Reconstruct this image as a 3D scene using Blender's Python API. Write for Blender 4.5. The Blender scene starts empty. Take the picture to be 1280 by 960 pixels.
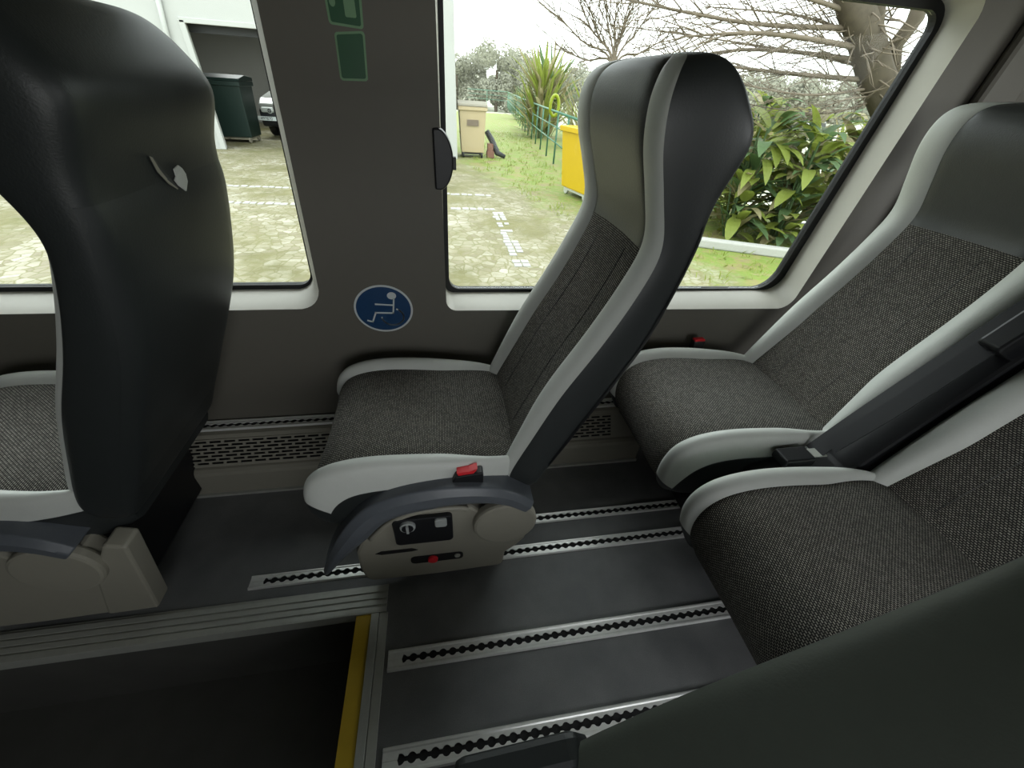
import bpy, bmesh, math, random
import numpy as np
from mathutils import Vector, Matrix
random.seed(7)
SC = bpy.context.scene
C = SC.collection
PI = math.pi

# ------------------------------------------------------------------ camera
F = 490.0
R = np.array([[0.9862, 0.0488, -0.1586], [-0.1556, 0.6054, -0.7806], [0.0579, 0.7944, 0.6046]])
q, _ = np.linalg.qr(R.T); q = q * np.sign(np.diag(q.T @ R.T)); R = q.T
CAM = np.array([0.0, 0.0, 1.2])
def ray(px, py): return R @ np.array([px - 640.0, 480.0 - py, -F])
def at_z(px, py, z): d = ray(px, py); return Vector(CAM + d * ((z - 1.2) / d[2]))
def at_y(px, py, y): d = ray(px, py); return Vector(CAM + d * (y / d[1]))
cd = bpy.data.cameras.new('camera'); cam = bpy.data.objects.new('camera', cd); C.objects.link(cam)
M4 = Matrix.Identity(4)
for i in range(3):
    for j in range(3): M4[i][j] = R[i][j]
    M4[i][3] = CAM[i]
cam.matrix_world = M4
cd.sensor_width = 36; cd.lens = F / 1280 * 36; cd.clip_start = 0.01; cd.clip_end = 2000
SC.camera = cam

# --------------------------------------------------------------- materials
def new_mat(name):
    m = bpy.data.materials.new(name); m.use_nodes = True
    nt = m.node_tree; b = nt.nodes['Principled BSDF']
    return m, nt, b
def lin(c):
    return tuple(((x / 255) / 12.92 if x / 255 <= .04045 else (((x / 255) + .055) / 1.055) ** 2.4) for x in c) + (1,)
def N(nt, t, **k):
    n = nt.nodes.new(t)
    for a, v in k.items():
        if a in n.inputs: n.inputs[a].default_value = v
        else: setattr(n, a, v)
    return n
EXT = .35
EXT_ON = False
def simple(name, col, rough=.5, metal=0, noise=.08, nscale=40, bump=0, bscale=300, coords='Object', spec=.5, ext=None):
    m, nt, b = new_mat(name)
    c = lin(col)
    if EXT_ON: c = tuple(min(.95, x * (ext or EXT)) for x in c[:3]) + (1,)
    tc = N(nt, 'ShaderNodeTexCoord')
    no = N(nt, 'ShaderNodeTexNoise', Scale=nscale, Detail=4)
    nt.links.new(tc.outputs[coords], no.inputs['Vector'])
    mix = N(nt, 'ShaderNodeMix', data_type='RGBA')
    mix.inputs[6].default_value = tuple(x * (1 - noise) for x in c[:3]) + (1,)
    mix.inputs[7].default_value = tuple(min(1, x * (1 + noise)) for x in c[:3]) + (1,)
    nt.links.new(no.outputs['Fac'], mix.inputs[0]); nt.links.new(mix.outputs[2], b.inputs['Base Color'])
    b.inputs['Roughness'].default_value = rough; b.inputs['Metallic'].default_value = metal
    b.inputs['Specular IOR Level'].default_value = spec
    if bump:
        n2 = N(nt, 'ShaderNodeTexNoise', Scale=bscale, Detail=3)
        nt.links.new(tc.outputs[coords], n2.inputs['Vector'])
        bp = N(nt, 'ShaderNodeBump', Strength=bump, Distance=.002)
        nt.links.new(n2.outputs['Fac'], bp.inputs['Height']); nt.links.new(bp.outputs[0], b.inputs['Normal'])
    return m
def fabric(name):
    m, nt, b = new_mat(name)
    uv = N(nt, 'ShaderNodeUVMap')
    br = N(nt, 'ShaderNodeTexBrick', Scale=1.0)
    br.offset = .5; br.inputs['Color1'].default_value = lin((172, 168, 158)); br.inputs['Color2'].default_value = lin((124, 121, 114))
    br.inputs['Mortar'].default_value = lin((46, 45, 44)); br.inputs['Mortar Size'].default_value = .0013
    br.inputs['Mortar Smooth'].default_value = .3
    br.inputs['Brick Width'].default_value = .0068; br.inputs['Row Height'].default_value = .0042
    nt.links.new(uv.outputs[0], br.inputs['Vector'])
    no = N(nt, 'ShaderNodeTexNoise', Scale=9.0, Detail=2)
    nt.links.new(uv.outputs[0], no.inputs['Vector'])
    mx = N(nt, 'ShaderNodeMix', data_type='RGBA', blend_type='MULTIPLY'); mx.inputs[0].default_value = .25
    nt.links.new(br.outputs['Color'], mx.inputs[6]); nt.links.new(no.outputs['Fac'], mx.inputs[7])
    nt.links.new(mx.outputs[2], b.inputs['Base Color'])
    bp = N(nt, 'ShaderNodeBump', Strength=.5, Distance=.001); bp.invert = True
    nt.links.new(br.outputs['Fac'], bp.inputs['Height']); nt.links.new(bp.outputs[0], b.inputs['Normal'])
    b.inputs['Roughness'].default_value = .9
    b.inputs['Specular IOR Level'].default_value = .2
    return m
M = {}
M['fabric'] = fabric('patterned_fabric')
M['bolster'] = simple('light_grey_vinyl', (208, 211, 205), .5, bump=.15, noise=.04)
M['greyvinyl'] = simple('mid_grey_vinyl', (82, 87, 80), .55, bump=.15)
M['vinyl'] = simple('charcoal_vinyl', (66, 68, 68), .42, bump=.2)
M['shell'] = simple('dark_vinyl_shell', (40, 44, 44), .45, bump=.15)
M['blackplastic'] = simple('black_plastic', (24, 25, 28), .45)
M['trimplastic'] = simple('slate_plastic', (92, 97, 103), .38)
M['beigeplastic'] = simple('warm_grey_plastic', (150, 147, 134), .5, bump=.1, noise=.03)
M['red'] = simple('red_plastic', (225, 40, 50), .35)
M['alu'] = simple('brushed_aluminium', (238, 239, 234), .34, metal=.35, noise=.12, nscale=60)
M['alu_dull'] = simple('dull_aluminium', (186, 188, 180), .5, metal=.3, noise=.1, nscale=60)
M['slot'] = simple('dark_slot', (14, 14, 14), .8)
M['wall'] = simple('wall_panel_grey', (106, 103, 94), .6, noise=.03, bump=.1, bscale=500)
M['sill'] = simple('pale_window_reveal', (216, 213, 202), .5, noise=.03)
M['pillar'] = simple('pillar_panel_dark', (112, 114, 108), .6, noise=.03)
M['gasket'] = simple('black_rubber', (18, 20, 21), .6)
M['belt'] = simple('belt_webbing', (26, 27, 31), .5)
M['yellow'] = simple('yellow_edge', (206, 172, 40), .55, noise=.15, nscale=20)
M['white'] = simple('white_print', (215, 222, 222), .5)
M['blue'] = simple('blue_print', (22, 66, 108), .4)
M['green_dark'] = simple('green_print', (24, 84, 48), .45)
M['green_pale'] = simple('pale_green_print', (120, 160, 120), .5)
M['silver'] = simple('silver_paint', (190, 195, 192), .3, metal=.3)

# floor vinyl
def floor_mat():
    m, nt, b = new_mat('speckled_floor_vinyl')
    tc = N(nt, 'ShaderNodeTexCoord')
    no = N(nt, 'ShaderNodeTexNoise', Scale=7, Detail=6); nt.links.new(tc.outputs['Object'], no.inputs['Vector'])
    n2 = N(nt, 'ShaderNodeTexNoise', Scale=420, Detail=2); nt.links.new(tc.outputs['Object'], n2.inputs['Vector'])
    r = N(nt, 'ShaderNodeValToRGB'); r.color_ramp.elements[0].color = lin((96, 98, 98)); r.color_ramp.elements[1].color = lin((124, 125, 124))
    r.color_ramp.elements[0].position = .3; r.color_ramp.elements[1].position = .75
    nt.links.new(no.outputs['Fac'], r.inputs[0])
    r2 = N(nt, 'ShaderNodeValToRGB'); r2.color_ramp.elements[0].color = (.75, .75, .75, 1); r2.color_ramp.elements[1].color = (1.25, 1.25, 1.25, 1)
    nt.links.new(n2.outputs['Fac'], r2.inputs[0])
    mx = N(nt, 'ShaderNodeMix', data_type='RGBA', blend_type='MULTIPLY'); mx.inputs[0].default_value = 1
    nt.links.new(r.outputs[0], mx.inputs[6]); nt.links.new(r2.outputs[0], mx.inputs[7]); nt.links.new(mx.outputs[2], b.inputs['Base Color'])
    rr = N(nt, 'ShaderNodeMapRange'); rr.inputs[3].default_value = .38; rr.inputs[4].default_value = .6
    nt.links.new(no.outputs['Fac'], rr.inputs[0]); nt.links.new(rr.outputs[0], b.inputs['Roughness'])
    bp = N(nt, 'ShaderNodeBump', Strength=.15, Distance=.001); nt.links.new(n2.outputs['Fac'], bp.inputs['Height']); nt.links.new(bp.outputs[0], b.inputs['Normal'])
    return m
M['floor'] = floor_mat()
M['wellfloor'] = simple('ribbed_step_vinyl', (82, 82, 78), .7, bump=.3, noise=.2, nscale=12)
M['glass'] = None
def glass_mat():
    m, nt, b = new_mat('window_glass')
    nt.nodes.remove(b)
    out = nt.nodes['Material Output']
    tr = N(nt, 'ShaderNodeBsdfTransparent'); tr.inputs[0].default_value = (.93, .96, .94, 1)
    gl = N(nt, 'ShaderNodeBsdfGlossy'); gl.inputs['Roughness'].default_value = .02
    fr = N(nt, 'ShaderNodeFresnel', IOR=1.12)
    mx = N(nt, 'ShaderNodeMixShader')
    nt.links.new(fr.outputs[0], mx.inputs[0]); nt.links.new(tr.outputs[0], mx.inputs[1]); nt.links.new(gl.outputs[0], mx.inputs[2])
    nt.links.new(mx.outputs[0], out.inputs[0])
    return m
M['glass'] = glass_mat()

# ----------------------------------------------------------------- helpers
def obj(name, bm, mat, parent=None, smooth=False, bevel=0, local=False):
    me = bpy.data.meshes.new(name)
    bmesh.ops.recalc_face_normals(bm, faces=bm.faces)
    bm.to_mesh(me); bm.free()
    if isinstance(mat, (list, tuple)):
        for k in mat: me.materials.append(M[k] if isinstance(k, str) else k)
    else: me.materials.append(M[mat] if isinstance(mat, str) else mat)
    o = bpy.data.objects.new(name, me); C.objects.link(o)
    if smooth:
        for p in me.polygons: p.use_smooth = True
    if bevel:
        md = o.modifiers.new('bevel', 'BEVEL'); md.width = bevel; md.segments = 2; md.limit_method = 'ANGLE'; md.angle_limit = math.radians(40)
    if parent: o.parent = parent
    return o
def thing(name, label, cat, loc=(0, 0, 0), rz=0, group=None):
    o = bpy.data.objects.new(name, None); C.objects.link(o); o.empty_display_size = .1
    o.location = loc; o.rotation_euler = (0, 0, rz); o['label'] = label; o['category'] = cat
    if group: o['group'] = group
    return o
def tag(o, label, cat, group=None, kind=None):
    o['label'] = label; o['category'] = cat
    if group: o['group'] = group
    if kind: o['kind'] = kind
    return o
def struct(o, label=None):
    o['kind'] = 'structure'
    if label: o['label'] = label
    return o
def box(bm, x0, x1, y0, y1, z0, z1):
    v = [bm.verts.new((x, y, z)) for x in (x0, x1) for y in (y0, y1) for z in (z0, z1)]
    for f in ((0, 1, 3, 2), (4, 6, 7, 5), (0, 4, 5, 1), (2, 3, 7, 6), (0, 2, 6, 4), (1, 5, 7, 3)): bm.faces.new([v[i] for i in f])
    return v
def BM(): return bmesh.new()
def boxes(*l):
    bm = BM()
    for b in l: box(bm, *b)
    return bm
def prism(bm, pts, d0, d1, axis='y'):
    """closed outline pts (a,b) extruded along axis"""
    def P(a, b, d): return {'y': (a, d, b), 'x': (d, a, b), 'z': (a, b, d)}[axis]
    A = [bm.verts.new(P(a, b, d0)) for a, b in pts]; B = [bm.verts.new(P(a, b, d1)) for a, b in pts]
    n = len(pts)
    bm.faces.new(A); bm.faces.new(B[::-1])
    for i in range(n): bm.faces.new((A[i], B[i], B[(i + 1) % n], A[(i + 1) % n]))
    return bm
def catmull(P, n, closed=False):
    P = np.array(P, float); m = len(P); out = []
    segs = m if closed else m - 1
    for i in range(segs):
        if closed: a, b, c, d = P[(i - 1) % m], P[i], P[(i + 1) % m], P[(i + 2) % m]
        else: a, b, c, d = P[max(i - 1, 0)], P[i], P[i + 1], P[min(i + 2, m - 1)]
        for k in range(n):
            t = k / n
            out.append(.5 * ((2 * b) + (-a + c) * t + (2 * a - 5 * b + 4 * c - d) * t * t + (-a + 3 * b - 3 * c + d) * t ** 3))
    if not closed: out.append(P[-1])
    return np.array(out)
def tube(bm, pts, rad, seg=8, cap=True):
    pts = [Vector(p) for p in pts]; n = len(pts)
    rads = rad if isinstance(rad, (list, tuple)) else [rad] * n
    rings = []; up = None
    for i, p in enumerate(pts):
        t = (pts[min(i + 1, n - 1)] - pts[max(i - 1, 0)]).normalized()
        if up is None: up = t.orthogonal().normalized()
        up = (up - t * up.dot(t)); up = up.normalized() if up.length > 1e-6 else t.orthogonal().normalized()
        s = t.cross(up)
        rings.append([bm.verts.new(p + (up * math.cos(a) + s * math.sin(a)) * rads[i]) for a in [2 * PI * k / seg for k in range(seg)]])
    for A, B in zip(rings, rings[1:]):
        for k in range(seg): bm.faces.new((A[k], A[(k + 1) % seg], B[(k + 1) % seg], B[k]))
    if cap: bm.faces.new(rings[0][::-1]); bm.faces.new(rings[-1])
    return bm
def ribbon(bm, pts, wdir, w, th, nrm=None):
    """flat strap: pts centreline, wdir width direction, w width, th thickness"""
    pts = [Vector(p) for p in pts]; rings = []
    for i, p in enumerate(pts):
        t = (pts[min(i + 1, len(pts) - 1)] - pts[max(i - 1, 0)]).normalized()
        wd = Vector(wdir[i] if isinstance(wdir, list) else wdir); wd = (wd - t * wd.dot(t)).normalized(); nn = t.cross(wd)
        rings.append([bm.verts.new(p + wd * a * w / 2 + nn * b * th / 2) for a, b in ((-1, -1), (1, -1), (1, 1), (-1, 1))])
    for A, B in zip(rings, rings[1:]):
        for k in range(4): bm.faces.new((A[k], A[(k + 1) % 4], B[(k + 1) % 4], B[k]))
    bm.faces.new(rings[0][::-1]); bm.faces.new(rings[-1]); return bm
def cyl(bm, c, r, d, axis='y', seg=32, r2=None):
    c = Vector(c); ax = {'x': Vector((1, 0, 0)), 'y': Vector((0, 1, 0)), 'z': Vector((0, 0, 1))}[axis]
    return tube(bm, [c - ax * d / 2, c + ax * d / 2], [r, r if r2 is None else r2], seg)
def rrect(x0, x1, z0, z1, r, n=6):
    """rounded rectangle outline; r: scalar or (bl, br, tr, tl)"""
    r = r if isinstance(r, (tuple, list)) else (r,) * 4
    return rpoly([(x0, z0), (x1, z0), (x1, z1), (x0, z1)], r, n)
def rpoly(P, r, n=6):
    out = []; m = len(P); r = r if isinstance(r, (tuple, list)) else (r,) * m
    for i in range(m):
        p = Vector(P[i]); a = (Vector(P[i - 1]) - p).normalized(); b = (Vector(P[(i + 1) % m]) - p).normalized()
        if r[i] <= 0: 
            out += [tuple(p)] * (n + 1); continue
        ang = a.angle(b); d = r[i] / math.tan(ang / 2)
        for k in range(n + 1):
            t = k / n; A = p + a * d; B = p + b * d
            q = (1 - t) ** 2 * A + 2 * t * (1 - t) * (p * .72 + (A + B) * .14) + t * t * B
            out.append(tuple(q))
    return out

# ============================================================= SEAT
# section across the seat: (lateral fraction, height blend, bolster weight, edge drop in m)
SECT = [  # u lateral frac, kind value: (use front?, dh)
    (0.00, 'f', -1.0), (0.22, 'f', -.93), (0.44, 'f', -.66), (0.62, 'f', -.22), (0.675, 'g', 0),
    (0.73, 'f', .45), (0.81, 'f', .8), (0.88, 'f', .75), (0.935, 'f', .45), (0.966, 's', .0), (0.982, 's', .004)]
SECT_PLAIN = [(0, 'f', .9), (.22, 'f', .88), (.44, 'f', .82), (.62, 'f', .74), (.675, 'f', .70), (.73, 'f', .65), (.81, 'f', .55), (.89, 'f', .40), (.935, 'f', .25), (.966, 's', 0), (.982, 's', .004)]
SECT_NARROW = SECT[:6] + [(.79, 'f', .8), (.86, 'f', .65), (.89, 'f', .40), (.908, 's', .0), (.92, 's', .003)]
SECT_CUSH = [(0.00, 'f', -1.0), (0.22, 'f', -.93), (0.48, 'f', -.66), (0.68, 'f', -.22), (0.765, 'g', 0),
    (0.81, 'f', .45), (0.86, 'f', .8), (0.92, 'f', .75), (0.975, 'f', .25), (1.0, 's', .022), (1.0, 's', .05)]
SIDE = [(.987, .0), (1.0, .22), (1.0, .5), (.985, .8), (.93, .97), (.80, 1.0), (.4, 1.0), (0, 1.0)]
def seat_grid(stations, cv, sub=4, sect=None, gf=None):
    sect = sect or SECT
    """stations: Fx,Fz,Rx,Rz,halfwidth,bolster,edge ; returns grid of points [station][loop] and column index of borders"""
    S = catmull(stations, sub)
    G = []
    for fx, fz, rx, rz, hw, bol, edge in S:
        Fp = np.array([fx, 0, fz]); Rp = np.array([rx, 0, rz]); D = Rp - Fp; L = np.linalg.norm(D); Dn = D / max(L, 1e-6)
        half = []
        g0 = sect[4][0]; gg = gf(fx, fz) if gf else g0
        for u, k, v in sect:
            if k != 's': u = u * gg / g0 if u <= g0 else sect[-1][0] - (sect[-1][0] - u) * (sect[-1][0] - gg) / (sect[-1][0] - g0)
            if k == 'f': d = -bol * v if v > 0 else cv * -v * (bol / .02)
            elif k == 'g': d = .006
            else: d = v * edge / .05
            d = min(d, L * .5)
            half.append(Fp + Dn * d + np.array([0, u * hw, 0]))
        e = min(sect[-1][2] * edge / .05, L * .5)
        for u, t in SIDE:
            d = e + (L - e) * t if t > .07 else e + .005
            d = min(d, L)
            uu = u if t > .07 else (.988 if sect is not SECT_CUSH else .99)
            half.append(Fp + Dn * d + np.array([0, uu * hw, 0]))
        half = np.array(half)
        left = half[1:-1][::-1].copy(); left[:, 1] *= -1
        G.append(np.vstack([half, left]))
    return np.array(G), S
NH = len(SECT) + len(SIDE)
NL = 2 * NH - 2
def patch(G, cols, rows, name, mat, parent, cap0=False, cap1=False, sub=1):
    bm = BM(); uvl = bm.loops.layers.uv.new('UVMap')
    V = {}
    for r in rows:
        for c in cols: V[r, c] = bm.verts.new(G[r][c % NL])
    vlen = 0; prev = None
    for r, r2 in zip(rows, rows[1:]):
        mid = cols[len(cols) // 2] % NL
        dv = float(np.linalg.norm(G[r2][mid] - G[r][mid]))
        for c, c2 in zip(cols, cols[1:]):
            f = bm.faces.new((V[r, c], V[r, c2], V[r2, c2], V[r2, c]))
            us = (G[r][c % NL][1], G[r][c2 % NL][1], G[r2][c2 % NL][1], G[r2][c % NL][1]); vs = (vlen, vlen, vlen + dv, vlen + dv)
            for l, a, b in zip(f.loops, us, vs): l[uvl].uv = (a, b)
        vlen += dv
    if cap0: bm.faces.new([V[rows[0], c] for c in cols])
    if cap1: bm.faces.new([V[rows[-1], c] for c in cols])
    o = obj(name, bm, mat, parent, smooth=True)
    if sub:
        md = o.modifiers.new('sub', 'SUBSURF'); md.levels = sub; md.render_levels = sub; md.boundary_smooth = 'PRESERVE_CORNERS'
    return o
gi = 4                      # groove column
be = len(SECT) - 1          # last bolster column
def right(a, b): return list(range(a, b + 1))
def leftc(a, b): return [(-k) % NL for k in range(a, b + 1)]
def cut(bm, co, no):
    pass

BACK = [  # Fx,Fz,Rx,Rz,hw,bol,edge   (x rearwards, z up, local to the seat)
    (.160, .345, .180, .335, .150, .004, .02),
    (.150, .365, .215, .350, .205, .008, .035),
    (.136, .42, .245, .41, .217, .020, .05),
    (.185, .55, .305, .55, .220, .026, .05),
    (.236, .67, .362, .67, .220, .028, .05),
    (.300, .79, .412, .79, .220, .028, .05),
    (.350, .90, .440, .905, .220, .024, .045),
    (.374, .985, .455, .99, .219, .016, .04),
    (.352, 1.065, .464, 1.065, .220, .010, .045),
    (.328, 1.135, .492, 1.150, .221, .007, .05),
    (.322, 1.19, .462, 1.205, .218, .005, .045),
    (.332, 1.228, .428, 1.240, .207, .003, .03),
    (.352, 1.248, .402, 1.254, .180, .001, .012),
    (.374, 1.255, .384, 1.257, .120, .0, .003)]

CUSH = [
    (-.322, .285, -.30, .28, .205, .006, .02),
    (-.340, .33, -.25, .265, .222, .012, .04),
    (-.343, .39, -.19, .265, .230, .016, .06),
    (-.322, .445, -.15, .27, .232, .020, .075),
    (-.270, .478, -.12, .275, .233, .022, .075),
    (-.18, .490, -.08, .28, .233, .024, .07),
    (-.05, .482, -.02, .29, .232, .024, .06),
    (.08, .468, .08, .30, .224, .018, .05),
    (.16, .458, .16, .31, .202, .010, .045),
    (.205, .44, .20, .33, .185, .004, .04)]

def make_backrest(t, recline=0, stitched=True, sect=None, cover='blackplastic', panel='fabric', bol='bolster'):
    G, S = seat_grid(BACK, .012, 4, sect, lambda x, z: .655 + .15 * min(1, max(0, (.62 - z) / .24)))
    if recline:
        a = recline; px, pz = .15, .38
        x = G[..., 0] - px; z = G[..., 2] - pz
        G[..., 0] = px + x * math.cos(a) + z * math.sin(a); G[..., 2] = pz - x * math.sin(a) + z * math.cos(a)
    nr = len(G); rows = list(range(nr)); brk = 7 * 4 - 1
    patch(G, right(be, NL - be), rows, 'back_shell', 'shell', t)
    patch(G, right(gi, be), rows, 'side_bolster', bol, t)
    patch(G, leftc(gi, be), rows, 'side_bolster', bol, t)
    G2 = G.copy(); cc = list(range(be + 4, NL - be - 3)); ra, rb = 9, 30
    for r in range(ra, rb + 1):
        for c in cc:
            e = min((c - cc[0]) / 1.5, (cc[-1] - c) / 1.5, (r - ra) / 2, (rb - r) / 2, 1.0)
            D = G[r][NL // 2] - G[r][0]; D /= np.linalg.norm(D); G2[r][c] = G[r][c] + D * .006 * e
    patch(G2, cc, list(range(ra, rb + 1)), 'back_cover', cover, t)
    mid = leftc(0, gi)[::-1][:-1] + right(0, gi)
    patch(G, mid, rows[:brk + 1], 'backrest_panel', panel, t)
    hp = patch(G, mid, rows[brk:], 'headrest_panel', 'vinyl', t)
    hp['label'] = 'plain charcoal headrest panel'
    for r in (0, nr - 1):
        bm = BM(); bm.faces.new([bm.verts.new(G[r][k]) for k in range(NL)]); obj('back_end_cap', bm, 'shell', t)
    if stitched:
        for s in (-1, 1):
            bm = BM(); y = s * .075
            pts = []
            for r in range(10, brk, 2):
                a, b = G[r][1], G[r][2]
                f = (abs(y) - abs(a[1])) / max(1e-6, abs(b[1]) - abs(a[1]))
                p = a + (b - a) * f; p = p.copy(); p[1] = y; p[0] -= .0005
                pts.append(p)
            tube(bm, pts, .0009, 5)
            obj('stitch_seam', bm, 'vinyl', t, smooth=True)
    return G
def make_cushion(t, lo=4):
    G, S = seat_grid(CUSH, .010, 4, SECT_CUSH, lambda x, z: .765 + .14 * min(1, max(0, (x + .02) / .19)))
    rows = list(range(len(G)))
    patch(G, right(be, NL - be), rows, 'cushion_base', 'shell', t, cap0=False)
    for cols in (right(gi, be), leftc(gi, be)):
        patch(G, cols, rows[lo:], 'cushion_bolster', 'bolster', t)
        patch(G, cols, rows[:lo + 1], 'front_skirt', 'shell', t)
    mid = leftc(0, gi)[::-1][:-1] + right(0, gi)
    patch(G, mid, rows, 'seat_cushion', 'fabric', t)
    for r in (0, len(G) - 1):
        bm = BM(); bm.faces.new([bm.verts.new(G[r][k]) for k in range(NL)]); obj('cushion_end_cap', bm, 'shell', t)
    return G
def make_pedestal(t, dx=0, near=-.25, panel=True):
    """warm grey side cover on the aisle side, dark leg frame, arch trim, recline disc"""
    y0 = near
    out = [(-.258, .06), (-.266, .12), (-.262, .20), (-.236, .262), (-.19, .315), (-.14, .350), (-.08, .362), (-.02, .362), (.04, .352), (.065, .325),
           (.12, .33), (.19, .34), (.205, .30), (.205, .24), (.19, .18), (.165, .145), (.138, .118), (.134, .062), (.125, .048), (-.05, .042), (-.24, .046)]
    out = [(a + dx, b) for a, b in out]
    p = obj('side_cover', prism(BM(), out, y0, y0 + .05), 'beigeplastic', t, bevel=.008)
    p['label'] = 'warm grey plastic side cover'
    bm = BM(); cyl(bm, (.128 + dx, y0 - .004, .285), .084, .03, 'y', 48)
    obj('recline_disc', bm, 'beigeplastic', p, bevel=.008)
    bm = BM(); box(bm, -.20 + dx, .15 + dx, y0 + .05, .20, .03, .27)
    obj('leg_frame', bm, 'blackplastic', t, bevel=.01)
    # arch trim sweeping from the front down hook to the rear
    pts = catmull([(-.352, .15), (-.318, .235), (-.262, .335), (-.20, .403), (-.12, .437), (-.02, .448), (.08, .436), (.15, .405), (.20, .36)], 5)
    bm = BM(); rings = []
    n = len(pts)
    for i, (x, z) in enumerate(pts):
        tt = pts[min(i + 1, n - 1)] - pts[max(i - 1, 0)]; tt /= np.linalg.norm(tt); nx, nz = -tt[1], tt[0]
        f = i / (n - 1)
        w = .016 + .050 * min(1, f / .22) if f < .22 else (.066 + .006 * math.sin((f - .22) * 4) if f < .6 else .068 - .06 * (f - .6))
        w = max(w, .012)
        prof = [(0, .012), (.3, 0), (.7, 0), (1, .01), (1, .07), (0, .07)]
        rings.append([bm.verts.new((x + dx + nx * -w * a, y0 - .022 + b, z + nz * -w * a)) for a, b in prof])
    for A, B in zip(rings, rings[1:]):
        for k in range(6): bm.faces.new((A[k], A[(k + 1) % 6], B[(k + 1) % 6], B[k]))
    bm.faces.new(rings[0][::-1]); bm.faces.new(rings[-1])
    obj('arch_trim', bm, 'trimplastic', t, smooth=False, bevel=.004)
    # lower lip under the arch
    pts = catmull([(-.215, .265), (-.16, .328), (-.09, .360), (0, .362), (.03, .352)], 5)
    bm = BM(); tube(bm, [(x + dx, y0 - .004, z) for x, z in pts], .007, 8)
    obj('cover_lip', bm, 'beigeplastic', p, smooth=True)
    if panel:
        sp = obj('switch_panel', prism(BM(), rrect(-.155 + dx, -.008 + dx, .232, .342, .012), y0 - .012, y0 + .01), 'blackplastic', p, bevel=.003)
        bm = BM(); cyl(bm, (-.118 + dx, y0 - .014, .318), .019, .012, 'y', 24); k1 = obj('knob_ring', bm, 'silver', sp, bevel=.002)
        bm = boxes((-.121 + dx, -.115 + dx, y0 - .026, y0 - .019, .304, .332)); obj('knob_grip', bm, 'silver', sp)
        bm = BM(); cyl(bm, (-.118 + dx, y0 - .0205, .318), .014, .003, 'y', 24); obj('knob_face', bm, 'blackplastic', sp)
        bm = BM(); prism(bm, rrect(-.052 + dx, -.022 + dx, .305, .337, .006), y0 - .018, y0 - .008); obj('rocker_button', bm, 'silver', sp, bevel=.003)
        sl = obj('clamp_slot', prism(BM(), rrect(-.128 + dx, .016 + dx, .118, .152, .012), y0 - .002, y0 + .012), 'slot', p)
        bm = BM(); cyl(bm, (-.068 + dx, y0 - .004, .136), .014, .012, 'y', 20); obj('clamp_knob', bm, 'red', sl, bevel=.003)
        bm = BM(); cyl(bm, (-.0 + dx, y0 - .002, .138), .008, .008, 'y', 16); obj('clamp_screw', bm, 'alu_dull', sl, bevel=.002)
        obj('cover_groove', prism(BM(), [(-.215 + dx, .188), (-.20 + dx, .196), (-.12 + dx, .196), (-.105 + dx, .186), (-.12 + dx, .182), (-.20 + dx, .181)], y0 - .0015, y0 + .01), 'slot', p)
def make_buckle(t, x, y, z, rz=0, tilt=0):
    b = obj('buckle', prism(BM(), rpoly([(x - .045, z - .03), (x + .035, z - .03), (x + .035, z + .012), (x - .03, z + .004)], .006), y - .013, y + .013), 'blackplastic', t, bevel=.003)
    obj('release_button', prism(BM(), [(x - .024, z + .004), (x + .012, z + .008), (x + .022, z + .024), (x + .002, z + .016), (x - .028, z + .014)], y - .011, y + .011), 'red', b, bevel=.002)['label'] = 'red belt release button'

SY = .848
def make_seat(name, label, loc, recline=0, group='minibus passenger seats', lo=4, **k):
    t = thing(name, label, 'seat', loc, 0, group)
    make_backrest(t, recline, **k); make_cushion(t, lo); bpy.context.view_layer.update()
    return t

seatM = make_seat('passenger_seat', 'single grey seat in the middle between two windows, on its floor rail beside the step', (0, SY, 0), lo=8)
make_pedestal(seatM, 0)
make_buckle(seatM, .035, -.232, .462)
seatF = make_seat('passenger_seat', 'front seat at the left seen from behind, back shell with a torn patch', (-.935, SY, 0), lo=8, recline=.025, cover='shell', sect=SECT_NARROW)
make_pedestal(seatF, -.07, panel=False)
# rear gusset of the front seat's foot
obj('rear_foot', prism(BM(), rpoly([(.03, .045), (.150, .05), (.205, .33), (.165, .345), (.09, .22)], .008), -.252, -.20), 'beigeplastic', seatF, bevel=.006)
make_buckle(seatF, -.02, -.232, .462)
SA = make_seat('passenger_seat', 'rear window seat beside the slanted window pillar', (.925, SY, 0), recline=.07)
SB = make_seat('passenger_seat', 'rear seat on the aisle side next to the rear window seat, in deep shade', (.915, .300, 0), recline=.07)
SD = make_seat('passenger_seat', 'foreground seat in the lower right corner showing its smooth grey bolster', (0, -.098, 0), recline=.30, panel='greyvinyl', bol='greyvinyl', stitched=False, sect=SECT_PLAIN)
for s, w in ((SA, 1), (SB, 1)):
    bm = boxes((-.12, .12, -.17, .17, .012, .28)); obj('leg_frame', bm, 'blackplastic', s, bevel=.01)
bm = boxes((-.12, .12, -.17, .17, .012, .28)); obj('leg_frame', bm, 'blackplastic', SD, bevel=.01)
for ch in SD.children:
    if ch.name.startswith(('cushion', 'seat_cushion', 'front_skirt')): ch.location = (0, -.07, -.05)
# armrest of the foreground seat
obj('armrest', prism(BM(), rpoly([(-.02, .42), (.155, .455), (.185, .41), (.185, .33), (-.02, .34)], .02), .185, .228), 'shell', SD, bevel=.01)
# buckle on the wall side of the rear window seat
b = obj('buckle', boxes((-.045, .0, .243, .268, .43, .505)), 'blackplastic', SA, bevel=.004)
obj('release_button', boxes((-.043, -.002, .245, .266, .503, .512)), 'red', b, bevel=.003)['label'] = 'red belt release button'
# belts between rear seats
def strap(parent, name, pts, wdir, w, mat='belt', th=.003):
    bm = ribbon(BM(), catmull(pts, 6), wdir, w, th); return obj(name, bm, mat, parent)

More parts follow.
